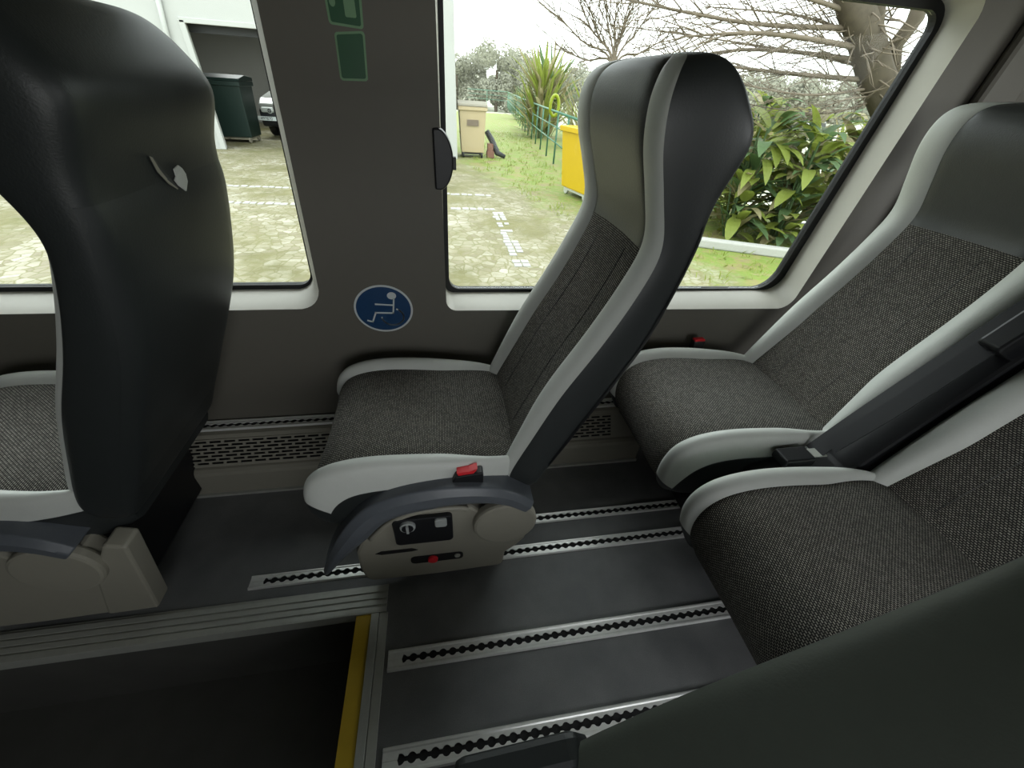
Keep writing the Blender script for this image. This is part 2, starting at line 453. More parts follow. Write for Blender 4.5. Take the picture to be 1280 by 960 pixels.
for ch in seatF.children:
    if ch.name.startswith(('back', 'side_bolster', 'headrest')): ch.location.z = .018
# torn patch: thin scuffed vinyl lying on the front seat's rear shell
def on_back(P, lift, th=.0012):
    bm = BM(); X = lambda z: .0004 + float(np.interp(z - .018, [1.0, 1.0122, 1.0204, 1.037, 1.0539, 1.0764, 1.1], [.4755, .4753, .4749, .4772, .4808, .4883, .498]))
    A = [bm.verts.new((X(z) + lift, y, z)) for y, z in P]; B = [bm.verts.new((X(z) + lift + th, y, z)) for y, z in P]; n = len(P)
    bm.faces.new(A); bm.faces.new(B)
    for i in range(n): bm.faces.new((A[i], B[i], B[(i + 1) % n], A[(i + 1) % n]))
    return bm
o = obj('torn_flap', on_back([(.0216, 1.0538), (.0321, 1.0473), (.0392, 1.0369), (.0346, 1.0253), (.0182, 1.0124), (.0023, 1.0247), (-.0025, 1.034), (.0068, 1.0388), (.0057, 1.0501)], .001, .002), 'bolster', seatF)
o['label'] = 'pale scuffed patch where the vinyl is torn'; o.location.z = .018 * 0
o = obj('torn_slit', on_back([(-.0574, 1.0782), (-.0461, 1.0759), (-.0264, 1.055), (.0003, 1.0207), (-.0058, 1.0197), (-.0242, 1.0324), (-.0436, 1.0539)], .0008, .001), 'vinyl', seatF)
obj('slit_edge', on_back([(-.0574, 1.0782), (-.050, 1.0755), (-.036, 1.056), (-.020, 1.036), (-.0035, 1.0207), (-.0058, 1.0197), (-.0242, 1.0324), (-.0436, 1.0539)], .0020, .0008), 'beigeplastic', o)

# ============================================================= VAN SHELL
WY, GY = 1.15, 1.265
inner = {1: rpoly([(-1.75, .632), (-.365, .632), (-.335, 1.45), (-1.75, 1.45)], (.05, .06, .05, .05)),
         2: rpoly([(.004, .618), (1.262, .600), (1.372, 1.46), (.012, 1.46)], (.03, .05, .05, .03))}
gask = {1: rpoly([(-1.73, .672), (-.385, .672), (-.36, 1.42), (-1.73, 1.42)], (.04, .05, .05, .05)),
        2: rpoly([(.002, .655), (1.225, .650), (1.335, 1.44), (.018, 1.44)], (.025, .06, .05, .03))}
glas = {1: rpoly([(-1.72, .685), (-.393, .685), (-.366, 1.40), (-1.72, 1.40)], (.03, .035, .05, .05)),
        2: rpoly([(.016, .667), (1.196, .655), (1.316, 1.418), (.030, 1.418)], (.03, .07, .035, .03))}
def deeper(L): k = (GY - .012) / 1.205; return [(a * k, 1.2 + (b - 1.2) * k) for a, b in L]
for i in (1, 2): gask[i] = deeper(gask[i]); glas[i] = deeper(glas[i])
def holed_panel(bm, outer, holes, y):
    """face with holes in the plane y"""
    edges = []
    rings = []
    for loop in [outer] + holes:
        vs = [bm.verts.new((a, y, b)) for a, b in loop]
        for i in range(len(vs)): edges.append(bm.edges.new((vs[i], vs[(i + 1) % len(vs)])))
        rings.append(vs)
    bmesh.ops.triangle_fill(bm, use_beauty=True, use_dissolve=False, edges=edges)
    return rings
def dedupe(L):
    o = []
    for p in L:
        if not o or (Vector(p) - Vector(o[-1])).length > 1e-5: o.append(p)
    if (Vector(o[0]) - Vector(o[-1])).length < 1e-5: o.pop()
    return o
bm = BM()
X0, X1, ZT = -2.6, 2.05, 1.80
outer = [(X0, .20), (X1, .20), (X1, ZT), (X0, ZT)]
r1 = holed_panel(bm, outer, [dedupe(inner[1]), dedupe(inner[2])], WY)
struct(obj('wall_right', bm, 'wall'))
# reveals, gaskets, panes
for i in (1, 2):
    a, b = inner[i], gask[i]
    w = bpy.data.objects.new('window_%d' % i, None); C.objects.link(w); w['kind'] = 'structure'
    bm = BM(); A = [bm.verts.new((x, WY, z)) for x, z in a]; Mi = [bm.verts.new((x * .5 + x2 * .5, WY + .016 + .012, z * .5 + z2 * .5 + 0)) for (x, z), (x2, z2) in zip(a, b)]; B = [bm.verts.new((x, GY - .012, z)) for x, z in b]
    n = len(a)
    for P_, Q_ in ((A, Mi), (Mi, B)):
        for k in range(n): bm.faces.new((P_[k], P_[(k + 1) % n], Q_[(k + 1) % n], Q_[k]))
    obj('window_reveal', bm, 'sill', w, smooth=True)
    bm = BM(); g = glas[i]
    A = [bm.verts.new((x, GY - .012, z)) for x, z in b]; B = [bm.verts.new((x, GY - .012, z)) for x, z in g]; D = [bm.verts.new((x, GY + .012, z)) for x, z in g]; E_ = [bm.verts.new((x, GY + .012, z)) for x, z in b]
    for P_, Q_ in ((A, B), (B, D), (D, E_), (E_, A)):
        for k in range(n): bm.faces.new((P_[k], P_[(k + 1) % n], Q_[(k + 1) % n], Q_[k]))
    obj('window_gasket', bm, 'gasket', w)
    bm = prism(BM(), dedupe(g), GY - .002, GY + .003); obj('window_pane', bm, 'glass', w)
# outer skin of the van side (body panel with the same openings)
bm = BM(); holed_panel(bm, [(X0, -.2), (X1, -.2), (X1, ZT), (X0, ZT)], [dedupe(gask[1]), dedupe(gask[2])], GY + .012)
struct(obj('trim_1', bm, 'silver'))
# darker upper pillar lining between the windows
# lower wall: plinth with rounded top, sloping vent, ledge
PLX0, PLX1 = -2.6, .745
sec = [(1.0, 0), (1.0, .095), (1.004, .107), (1.013, .115), (1.022, .117), (1.072, .205), (1.078, .212), (1.15, .214), (1.15, .0)]
bm = prism(BM(), [(a, b) for a, b in sec], PLX0, PLX1, 'x')
struct(obj('baseboard_right', bm, 'beigeplastic'))
bm = boxes((.745, X1, 1.14, 1.152, 0, .22)); struct(obj('trim_2', bm, 'wall'))
bm = boxes((PLX0, PLX1, .990, 1.0, 0, .010)); struct(obj('trim_3', bm, 'alu_dull'))

# vent grilles on the slope
def grille(name, x0, x1, label):
    t = thing(name, label, 'vent', ((x0 + x1) / 2, 1.047, .161), 0, 'slotted floor vents')
    sl = Vector((0, .05, .088)).normalized(); nn = Vector((0, -sl.z, sl.y))
    L = .090; n = 7; rp = L / (n + .4)
    def P(x, s, h): return Vector((x - (x0 + x1) / 2, 0, 0)) + sl * (s - L / 2) + nn * h
    bm = BM()
    def bar(xa, xb, sa, sb):
        v = [bm.verts.new(P(x, s, h)) for x in (xa, xb) for s in (sa, sb) for h in (.0012, .005)]
        for f in ((0, 1, 3, 2), (4, 6, 7, 5), (0, 4, 5, 1), (2, 3, 7, 6), (0, 2, 6, 4), (1, 5, 7, 3)): bm.faces.new([v[i] for i in f])
    for r in range(n + 1): bar(x0, x1, r * rp, r * rp + rp * .42)
    for r in range(n):
        x = x0 + (.0 if r % 2 else .022)
        while x < x1 - .008:
            bar(x, x + .009, r * rp + rp * .42, (r + 1) * rp); x += .044
    obj('slot_grid', bm, 'beigeplastic', t)
    bm = BM(); v = [bm.verts.new(P(x, s, .0006)) for x, s in ((x0, 0), (x1, 0), (x1, L), (x0, L))]; bm.faces.new(v)
    bmesh.ops.extrude_face_region(bm, geom=bm.faces[:]); 
    obj('vent_backing', bm, 'slot', t)
grille('floor_vent', -1.05, -.30, 'slotted vent in the wall plinth left of the middle seat')
grille('floor_vent', .20, .62, 'slotted vent in the wall plinth behind the middle seat back')

# L-track rails
def scallop_rail(name, x0, x1, w, label, loc, wall=False, mat='alu', group='slotted aluminium seat rails'):
    t = thing(name, label, 'rail', loc, 0, group)
    bm = BM(); pitch = .0254; rr = .0100; nk = .0045
    n = int((x1 - x0) / (pitch / 8)); xs = [x0 + i * (x1 - x0) / n for i in range(n + 1)]
    def g(x):
        if x < x0 + .035 : return 0.0003
        d = ((x - x0) / pitch) % 1.0; d = (d - .5) * pitch
        return max(nk, math.sqrt(max(0, rr * rr - d * d)))
    for s in (-1, 1):
        top = []; 
        for x in xs:
            gi_ = g(x)
            pr = [(gi_, 0), (gi_, .0055), (w * .30, .0055), (w * .36, .0075), (w * .44, .0075), (w / 2, .002), (w / 2, 0)]
            top.append([bm.verts.new((x, s * a, b)) for a, b in pr])
        for A, B in zip(top, top[1:]):
            for k in range(len(A) - 1): bm.faces.new((A[k], A[k + 1], B[k + 1], B[k]))
        bm.faces.new(top[0]); bm.faces.new(top[-1])
    obj('rail_plate', bm, mat, t)
    bm = boxes((x0 + .01, x1 - .01, -.011, .011, .0003, .0012)); obj('rail_slot', bm, 'slot', t)
    return t
scallop_rail('seat_rail', -.19, 1.25, .050, 'slotted floor rail starting at the step corner, second nearest of the floor rails', (0, .406, 0))
scallop_rail('seat_rail', -.185, 1.25, .050, 'nearest slotted floor rail along the lower picture edge', (0, .212, 0))
scallop_rail('seat_rail', -.60, 1.25, .042, 'slotted floor rail running beneath the side cover of the middle seat', (0, .660, 0))
scallop_rail('seat_rail', -.05, 1.25, .036, 'farthest slotted floor rail, emerging behind the middle seat', (0, .771, 0))
# wall rail on the ledge
t = scallop_rail('seat_rail', -1.6, .70, .05, 'slotted rail on the wall ledge above the vent', (0, 1.118, .214))

# floor with the step well cut out
FX0, FX1, FY0, FY1 = -2.6, 2.05, -1.2, 1.16
WX, WYb = -.205, .54        # well: x < WX, y < WYb
bm = boxes((FX0, FX1, WYb, FY1, -.05, 0), (WX, FX1, FY0, WYb, -.05, 0)); struct(obj('floor', bm, 'floor'))
bm = boxes((FX0, WX, FY0, WYb, -.36, -.33)); struct(obj('trim_4', bm, 'wellfloor'))
bm = boxes((FX0, WX, WYb, WYb + .02, -.33, -.05), (WX, WX + .02, FY0, WYb, -.33, -.05)); struct(obj('trim_5', bm, 'wellfloor'))
# step nosing, ridged aluminium along the well
t = thing('step_nosing', 'ridged aluminium strip along the long edge of the dark step well', 'edging', (0, 0, 0))
bm = boxes((FX0, -.205, .530, .606, .0, .004)); 
obj('nosing_plate', bm, 'alu_dull', t)
bm = BM()
for y in (.531, .549, .567, .585): box(bm, FX0, -.205, y, y + .0145, .004, .0075)
box(bm, FX0, -.205, .528, .5315, -.03, .0075)
obj('nosing_ridges', bm, 'alu_dull', t, bevel=.0012)
t = thing('step_edge_strip', 'yellow and aluminium edge strip on the short side of the step well', 'edging', (0, 0, 0))
obj('yellow_strip', boxes((-.286, -.246, FY0, .528, -.006, .0015)), 'yellow', t, bevel=.001)
obj('edge_profile', boxes((-.245, -.224, FY0, .528, -.01, .006), (-.2225, -.200, FY0, .528, -.0, .0035)), 'alu_dull', t, bevel=.0012)

# stickers on the wall pillar
def disc(bm, cx, cz, rx, rz, y0, y1, n=64): 
    return prism(bm, [(cx + rx * math.cos(2 * PI * k / n), cz + rz * math.sin(2 * PI * k / n)) for k in range(n)], y0, y1)
def stroke(bm, pts, w, y0, y1):
    for (a, b), (c, d) in zip(pts, pts[1:]):
        v = Vector((c - a, d - b)); L = v.length; v /= L; n = Vector((-v.y, v.x)) * w / 2
        e = v * w / 2
        prism(bm, [(a - e.x + n.x, b - e.y + n.y), (c + e.x + n.x, d + e.y + n.y), (c + e.x - n.x, d + e.y - n.y), (a - e.x - n.x, b - e.y - n.y)], y0, y1)
t = thing('wheelchair_sticker', 'round blue wheelchair sticker with white rim on the wall between the windows', 'sticker', (-.1875, WY, .6275))
ox, oz = -.1875, .6275
obj('sticker_rim', disc(BM(), 0, 0, .0875, .079, -.0012, -.0002), 'white', t)
obj('sticker_field', disc(BM(), 0, 0, .0815, .073, -.0018, -.0010), 'blue', t)
bm = BM(); W = .0048
disc(bm, -.159 - ox, .672 - oz, .0135, .0115, -.0026, -.0016, 32)
stroke(bm, [(-.209 - ox, .645 - oz), (-.159 - ox, .641 - oz)], W, -.0026, -.0016)
stroke(bm, [(-.1535 - ox, .663 - oz), (-.1605 - ox, .614 - oz), (-.213 - ox, .6165 - oz), (-.226 - ox, .585 - oz), (-.240 - ox, .590 - oz)], W, -.0026, -.0016)
cx, cz = -.1635 - ox, .6015 - oz
stroke(bm, [(cx + .033 * math.cos(a), cz + .029 * math.sin(a)) for a in [math.radians(62 - 8.5 * k) for k in range(29)]], W * .9, -.0026, -.0016)
obj('wheelchair_symbol', bm, 'white', t)
def green(name, P, label, extra=None):
    cx = sum(p[0] for p in P) / 4; cz = sum(p[1] for p in P) / 4
    t = thing(name, label, 'sticker', (cx, WY, cz))
    Q = [(a - cx, b - cz) for a, b in P]
    obj('sticker_border', prism(BM(), dedupe(rpoly(Q, .006)), -.0012, -.0002), 'green_pale', t)
    obj('sticker_field', prism(BM(), dedupe(rpoly([(a * .87, b * .90) for a, b in Q], .004)), -.0018, -.0010), 'green_dark', t)
    if extra: extra(t)
def icons(t):
    bm = BM(); disc(bm, -.022, -.004, .006, .008, -.0026, -.0016, 20); stroke(bm, [(-.022, .0), (-.022, .03)], .004, -.0026, -.0016)
    prism(bm, rrect(.000, .022, -.026, .03, .003), -.0026, -.0016)
    obj('hammer_symbol', bm, 'green_pale', t)
green('exit_sticker', [(-.205, 1.187), (-.146, 1.189), (-.140, 1.274), (-.202, 1.268)], 'plain green square sticker, the lower one on the pillar')
green('exit_sticker', [(-.209, 1.280), (-.141, 1.276), (-.136, 1.36), (-.211, 1.36)], 'green emergency sticker with pale symbols, the upper one on the pillar', icons)

# window latch beside the pillar
t = thing('window_latch', 'black rounded window latch at the left edge of the right window', 'latch', (.0, WY, 1.04))
prof = [(-.010, -.068)] + [(.041 * math.cos(a) - .002, .070 * math.sin(a)) for a in [math.radians(-78 + 12 * k) for k in range(14)]] + [(-.010, .068)]
obj('latch_body', prism(BM(), prof, -.012, .035), 'blackplastic', t, bevel=.004)
obj('latch_button', boxes((.036, .046, -.004, .015, -.022, .008)), 'blackplastic', t, bevel=.002)

# rear corner lining and rear wall, other side, roof
bm = boxes((X1, X1 + .06, -1.2, WY + .06, -.05, .85), (X1, X1 + .06, -1.2, -1.0, .85, 1.5), (X1, X1 + .06, .8, WY + .06, .85, 1.5), (X1, X1 + .06, -1.2, WY + .06, 1.5, ZT + .05))
struct(obj('wall_rear', bm, 'wall'))
bm = boxes((X0, X1, -1.26, -1.2, -.36, .67), (X0, X1, -1.26, -1.2, 1.42, ZT), (X0, -.3, -1.26, -1.2, .67, 1.42), (.6, .65, -1.26, -1.2, .67, 1.42), (1.2, X1, -1.26, -1.2, .67, 1.42))
struct(obj('wall_left', bm, 'wall'))
bm = boxes((X0 - .06, X0, -1.26, WY + .06, -.36, ZT + .05)); struct(obj('wall_front', bm, 'wall'))
bm = boxes((X0 - .06, X1 + .06, -1.26, GY + .02, ZT, ZT + .05)); struct(obj('ceiling', bm, 'wall'))
# pillar lining next to the rear seat (slanted panel towards the rear wall)
bm = BM(); prism(bm, [(1.42, .62), (1.62, .62), (1.62, ZT), (1.50, ZT), (1.50, 1.40)], WY - .03, WY - .001); struct(obj('trim_6', bm, 'wall', bevel=.02))

t = tag(obj('bench_frame', prism(BM(), rpoly([(.80, .02), (1.12, .02), (1.12, .40), (1.56, 1.10), (1.50, 1.16), (1.40, 1.08), (1.02, .44), (.80, .40)], .02), .524, .622), 'blackplastic', bevel=.01), 'black frame filling the gap between the two rear seats', 'seat frame')
# ---- belts in the rear row
t = thing('seat_belt', 'black seat belt lying between the two rear seats', 'seat belt', (.95, .585, .45))
def rel(L): return [(x - .95, y - .585, z - .45) for x, y, z in L]
ob = strap(t, 'belt_webbing', rel([(.96, .59, .46), (1.05, .59, .60), (1.16, .59, .755), (1.27, .59, .91), (1.36, .59, 1.03)]), (0, 1, 0), .046)
ob = strap(t, 'belt_webbing', rel([(.97, .57, .50), (1.06, .56, .64), (1.17, .56, .80), (1.28, .56, .96), (1.36, .56, 1.07)]), (.3, 1, .5), .04)
obj('belt_buckle', boxes((-.10, -.01, -.03, .02, -.005, .022)), 'blackplastic', t, bevel=.005)
obj('belt_tongue', boxes((-.015, .03, -.02, .01, .016, .020)), 'alu_dull', t, bevel=.001)
obj('belt_guide', prism(BM(), rpoly([(.20, .36), (.30, .50), (.36, .47), (.27, .33)], .01), -.055, -.01), 'blackplastic', t, bevel=.006)

# ============================================================= OUTSIDE
GZ = -.45
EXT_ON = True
def ground_mat():
    m, nt, b = new_mat('mossy_cobbles_and_grass')
    tc = N(nt, 'ShaderNodeTexCoord'); sx = N(nt, 'ShaderNodeSeparateXYZ'); nt.links.new(tc.outputs['Object'], sx.inputs[0])
    def noise(s, d=5, r=.6):
        n = N(nt, 'ShaderNodeTexNoise', Scale=s, Detail=d, Roughness=r); nt.links.new(tc.outputs['Object'], n.inputs['Vector']); return n.outputs['Fac']
    def ramp(f, stops):
        r = N(nt, 'ShaderNodeValToRGB'); e = r.color_ramp.elements
        while len(e) > len(stops): e.remove(e[-1])
        while len(e) < len(stops): e.new(1)
        for el, (p, c) in zip(e, stops): el.position = p; el.color = lin(c) if c[0] in (0, 255) and c[1] == c[0] else tuple(x * EXT for x in lin(c)[:3]) + (1,)
        nt.links.new(f, r.inputs[0]); return r.outputs[0]
    vo = N(nt, 'ShaderNodeTexVoronoi', Scale=9.0); nt.links.new(tc.outputs['Object'], vo.inputs['Vector'])
    vd = N(nt, 'ShaderNodeTexVoronoi', Scale=9.0, feature='DISTANCE_TO_EDGE'); nt.links.new(tc.outputs['Object'], vd.inputs['Vector'])
    stone = ramp(vo.outputs['Color'], [(0, (170, 158, 126)), (.5, (222, 214, 184)), (1, (255, 250, 230))])
    joint = ramp(vd.outputs['Distance'], [(0, (0, 0, 0)), (.09, (255, 255, 255))])
    moss = ramp(noise(1.3), [(.3, (150, 146, 92)), (.55, (172, 166, 112)), (.8, (136, 142, 70))])
    mx = N(nt, 'ShaderNodeMix', data_type='RGBA'); nt.links.new(joint, mx.inputs[0]); nt.links.new(moss, mx.inputs[6]); nt.links.new(stone, mx.inputs[7])
    cover = ramp(noise(.9, 8, .7), [(.38, (0, 0, 0)), (.60, (255, 255, 255))])
    mx2 = N(nt, 'ShaderNodeMix', data_type='RGBA'); nt.links.new(cover, mx2.inputs[0]); nt.links.new(mx.outputs[2], mx2.inputs[6]); nt.links.new(moss, mx2.inputs[7])
    # grassier to the right (x large) and far away
    gsum = N(nt, 'ShaderNodeMath', operation='MULTIPLY_ADD'); gsum.inputs[1].default_value = .30; nt.links.new(sx.outputs['Y'], gsum.inputs[0]); nt.links.new(sx.outputs['X'], gsum.inputs[2])
    g2 = N(nt, 'ShaderNodeMath', operation='MULTIPLY_ADD'); g2.inputs[1].default_value = 3.0; nt.links.new(noise(1.6, 6, .7), g2.inputs[0]); nt.links.new(gsum.outputs[0], g2.inputs[2])
    gm = N(nt, 'ShaderNodeMapRange'); gm.inputs[1].default_value = 5.1; gm.inputs[2].default_value = 6.4; nt.links.new(g2.outputs[0], gm.inputs[0])
    grass = ramp(noise(2.4, 7, .75), [(.32, (188, 166, 132)), (.44, (196, 190, 110)), (.54, (160, 196, 64)), (.62, (204, 198, 128)), (.74, (200, 184, 150))])
    mx3 = N(nt, 'ShaderNodeMix', data_type='RGBA'); nt.links.new(gm.outputs[0], mx3.inputs[0]); nt.links.new(mx2.outputs[2], mx3.inputs[6]); nt.links.new(grass, mx3.inputs[7])
    nt.links.new(mx3.outputs[2], b.inputs['Base Color']); b.inputs['Roughness'].default_value = .85
    bp = N(nt, 'ShaderNodeBump', Strength=.5, Distance=.03); nt.links.new(vd.outputs['Distance'], bp.inputs['Height']); nt.links.new(bp.outputs[0], b.inputs['Normal'])
    return m
M['ground'] = ground_mat()
M['valley'] = simple('mist_paled_grass', (190, 192, 170), .9, ext=.8, noise=.25, nscale=.08)  # distance mist is painted in as a paler ground colour
M['bwall'] = simple('white_render', (232, 234, 228), .8, ext=.46, noise=.03, nscale=3)
M['garage'] = simple('garage_interior', (250, 250, 242), .8, noise=.1, nscale=2)
M['dkgreen'] = simple('dark_green_plastic', (34, 66, 58), .5)
M['beigebin'] = simple('beige_plastic', (222, 202, 160), .55, ext=.55, noise=.04, nscale=5)
M['yellowbin'] = simple('yellow_plastic', (250, 210, 24), .5, ext=.5, noise=.05, nscale=5)
M['dkgrey'] = simple('dark_grey', (70, 72, 74), .6)
M['fence'] = simple('green_painted_steel', (110, 178, 146), .5)
M['bark'] = simple('grey_bark', (124, 112, 92), .9, noise=.35, nscale=14, bump=.6, bscale=40)
def leafmat(name, col, noise_, ns, ext=None):
    m = simple(name, col, .6, noise=noise_, nscale=ns, ext=ext); nt = m.node_tree; b = nt.nodes['Principled BSDF']
    tr = N(nt, 'ShaderNodeBsdfTranslucent'); src = b.inputs['Base Color'].links[0].from_socket; nt.links.new(src, tr.inputs[0])
    mx = N(nt, 'ShaderNodeMixShader'); mx.inputs[0].default_value = .45
    nt.links.new(b.outputs[0], mx.inputs[1]); nt.links.new(tr.outputs[0], mx.inputs[2]); nt.links.new(mx.outputs[0], nt.nodes['Material Output'].inputs[0])
    return m
M['stonewhite'] = simple('white_marking_stone', (255, 255, 246), .8, noise=.1)
M['twig'] = simple('brown_twig', (176, 160, 138), .9, noise=.2, nscale=10)
M['leafA'] = leafmat('fresh_green_leaf', (206, 224, 104), .35, 3)
M['leafB'] = leafmat('deep_green_leaf', (146, 184, 122), .4, 3)
M['leafC'] = leafmat('dry_yellow_leaf', (234, 222, 168), .3, 4)
M['leafD'] = leafmat('haze_paled_foliage', (206, 206, 184), .12, .4, .50)  # haze over the far trees is put into this pale leaf colour
M['kerb'] = simple('pale_stone', (205, 198, 176), .85, noise=.15, nscale=8)
M['carwhite'] = simple('white_paint', (225, 228, 222), .25)
M['cardark'] = simple('dark_paint', (48, 52, 58), .3)
M['plastic_hi'] = simple('acid_yellow', (206, 226, 20), .5)

# ground
bm = BM()
xs = [-40, -20, -10, -5, -2, 0, 2, 4, 6, 8, 11]; ys = [-12, -4, 0, 2, 3, 4, 5, 6, 7, 8, 10, 12, 15, 20, 26, 34]
g = {}
for i, x in enumerate(xs):
    for j, y in enumerate(ys):
        drop = 0
        if x > 6: drop = (x - 6) * .25
        g[i, j] = bm.verts.new((x, y, GZ - drop))
for i in range(len(xs) - 1):
    for j in range(len(ys) - 1): bm.faces.new((g[i, j], g[i + 1, j], g[i + 1, j + 1], g[i, j + 1]))
struct(obj('ground', bm, 'ground', smooth=True))
# valley and distant rise
bm = BM(); g = {}
xs = [-60 + 20 * k for k in range(22)]; ys = [26, 34, 45, 60, 80, 110, 150, 200, 260]
for i, x in enumerate(xs):
    for j, y in enumerate(ys):
        d = math.hypot(x, y)
        z = -1.2 - min(d, 80) * .035 + max(0, d - 90) * .055 + 1.2 * math.sin(x * .06 + y * .03)
        if x < 30: z = max(z, -2.0)
        g[i, j] = bm.verts.new((x, y, z))
for i in range(len(xs) - 1):
    for j in range(len(ys) - 1): bm.faces.new((g[i, j], g[i + 1, j], g[i + 1, j + 1], g[i, j + 1]))
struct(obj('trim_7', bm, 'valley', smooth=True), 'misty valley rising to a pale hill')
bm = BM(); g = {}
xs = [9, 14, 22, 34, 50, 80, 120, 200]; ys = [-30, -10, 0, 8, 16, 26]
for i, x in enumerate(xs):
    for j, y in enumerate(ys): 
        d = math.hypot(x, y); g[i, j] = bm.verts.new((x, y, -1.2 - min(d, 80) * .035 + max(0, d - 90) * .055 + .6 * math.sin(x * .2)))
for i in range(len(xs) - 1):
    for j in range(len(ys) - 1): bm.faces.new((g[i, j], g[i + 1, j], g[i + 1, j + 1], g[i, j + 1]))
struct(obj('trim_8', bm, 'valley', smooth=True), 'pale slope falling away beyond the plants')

# rows of white marking stones
def stone_row(A, B, w, label):
    A = Vector(A); B = Vector(B); n = max(2, int((B - A).length / .11)); d = (B - A) / n
    bm = BM()
    for k in range(n):
        p = A + d * (k + .5) + Vector((random.uniform(-.02, .02), random.uniform(-.02, .02), 0)); s = random.uniform(.035, .05)
        box(bm, p.x - s, p.x + s, p.y - w * random.uniform(.35, .6), p.y + w * random.uniform(.35, .6), GZ - .02, GZ + .012)
    return tag(obj('marking_stones', bm, 'stonewhite', bevel=.006), label, 'paving stones', 'rows of white marking stones', 'stuff')
stone_row((-3.7, 8.1, 0), (.95, 7.87, 0), .09, 'far row of white stones across the cobbles')
stone_row((-3.4, 6.95, 0), (.92, 6.86, 0), .11, 'near row of white stones across the cobbles')
def stone_col(x, y0, y1, label):
    bm = BM(); y = y0
    while y < y1:
        for q in range(2):
          if random.random() < .7: box(bm, x + q * .1 - .04 + random.uniform(-.02, .02), x + q * .1 + .04, y, y + .085, GZ - .02, GZ + .012)
        y += .12
    return tag(obj('marking_stones', bm, 'stonewhite', bevel=.006), label, 'paving stones', 'rows of white marking stones', 'stuff')
stone_col(.86, 4.2, 6.8, 'row of white stones running from the crossing towards the window')

# building with garage
BY = 12.1; GX0, GX1, GZT = -5.2, -1.8, 1.88
bt = thing('garage_building', 'white rendered building with an open garage doorway', 'building', (-5, BY, GZ))
def brel(l): return [(a + 5, b + 5, c - BY, d - BY, e - GZ, f - GZ) for a, b, c, d, e, f in l]
o = obj('facade_wall', boxes(*brel([(-14, GX0, BY, BY + .3, GZ, 6), (GX0, GX1, BY, BY + .3, GZT, 6), (GX1, .52, BY, BY + .3, GZ, 6), (.22, .52, BY + .3, 14.5, GZ, 6)])), 'bwall', bt)
o = obj('door_frame', boxes(*brel([(GX0 - .02, GX0 + .10, BY - .03, BY + .02, GZ, GZT + .02), (GX0, GX1, BY - .03, BY + .02, GZT - .03, GZT + .06)])), 'bwall', bt, bevel=.01)
o = obj('garage_room', boxes(*brel([(-8, -1.5, 19, 19.1, GZ, 2.6), (-8.1, -8, BY + .3, 19, GZ, 2.6), (-1.5, -1.4, BY + .3, 19, GZ, 2.6), (-8, -1.5, BY + .3, 19.1, 2.4, 2.5)])), 'garage', bt)
o = obj('roller_door', boxes(*brel([(GX0, GX1, BY + .32, BY + 1.8, 1.80, 1.88), (GX0, GX1, BY + .3, BY + .36, 1.72, 1.86)])), 'dkgrey', bt)
bm = BM(); tube(bm, [at_y(190, -30, BY - .06) - Vector((-5, BY, GZ)), at_y(208, 42, BY - .06) - Vector((-5, BY, GZ)), Vector((-.56, -.06, 0))], .05, 10)
obj('drainpipe', bm, 'bwall', bt, smooth=True)

# dark green container inside the garage
def wheeled_bin(name, label, cx, cy, w, d, h, mat, lidmat, rz=0, lid=True, patch_=False, wheel='dkgrey', z0=GZ, cat='bin'):
    t = thing(name, label, cat, (cx, cy, z0), rz)
    bm = BM(); b = .13
    A = [(-w / 2 * .86, -d / 2 * .84), (w / 2 * .86, -d / 2 * .84), (w / 2 * .86, d / 2 * .84), (-w / 2 * .86, d / 2 * .84)]
    B = [(-w / 2, -d / 2), (w / 2, -d / 2), (w / 2, d / 2), (-w / 2, d / 2)]
    va = [bm.verts.new((x, y, b)) for x, y in A]; vb = [bm.verts.new((x, y, h * .93)) for x, y in B]
    vi = [bm.verts.new((x * .92, y * .92, h * .93)) for x, y in B]; vj = [bm.verts.new((x * .82, y * .82, b + .05)) for x, y in A]
    bm.faces.new(va)
    for P_, Q_ in ((va, vb), (vb, vi), (vi, vj)):
        for k in range(4): bm.faces.new((P_[k], P_[(k + 1) % 4], Q_[(k + 1) % 4], Q_[k]))
    bm.faces.new(vj)
    obj('bin_body', bm, mat, t, bevel=.03)
    r = boxes((-w / 2 - .03, w / 2 + .03, -d / 2 - .035, -d / 2 + .02, h * .87, h * .94), (-w / 2 - .03, w / 2 + .03, d / 2 - .02, d / 2 + .03, h * .87, h * .94), (-w / 2 - .03, -w / 2 + .02, -d / 2, d / 2, h * .87, h * .94), (w / 2 - .02, w / 2 + .03, -d / 2, d / 2, h * .87, h * .94))
    obj('bin_rim', r, mat, t, bevel=.012)
    if lid:
        bm = prism(BM(), [(-d / 2 - .05, h * .945), (-d / 2 - .02, h * .98), (0, h * 1.03), (d / 2 + .05, h * 1.0), (d / 2 + .05, h * .945)], -w / 2 - .03, w / 2 + .03, 'x'); obj('bin_lid', bm, lidmat, t, bevel=.01)
    for sx in (-1, 1):
        for sy in (-1, 1):
            bm = BM(); cyl(bm, (sx * w * .36, sy * d * .34, .075), .075, .05, 'x', 20); obj('wheel', bm, wheel, t, bevel=.008)
            
    obj('wheel_bracket', boxes((-w * .4, w * .4, -d * .36, d * .36, .085, .135)), wheel, t)
    if patch_: obj('faded_label', boxes((-w * .22, w * .22, -d / 2 * .95 - .022, -d / 2 * .95 - .0, h * .60, h * .71)), 'kerb' if False else simple('faded_label', (172, 152, 130), .7), t)
    return t
wheeled_bin('wheeled_bin', 'beige wheeled rubbish bin with pale lid against the white wall', .955, 12.72, .70, .72, 1.24, 'beigebin', 'kerb', patch_=True)
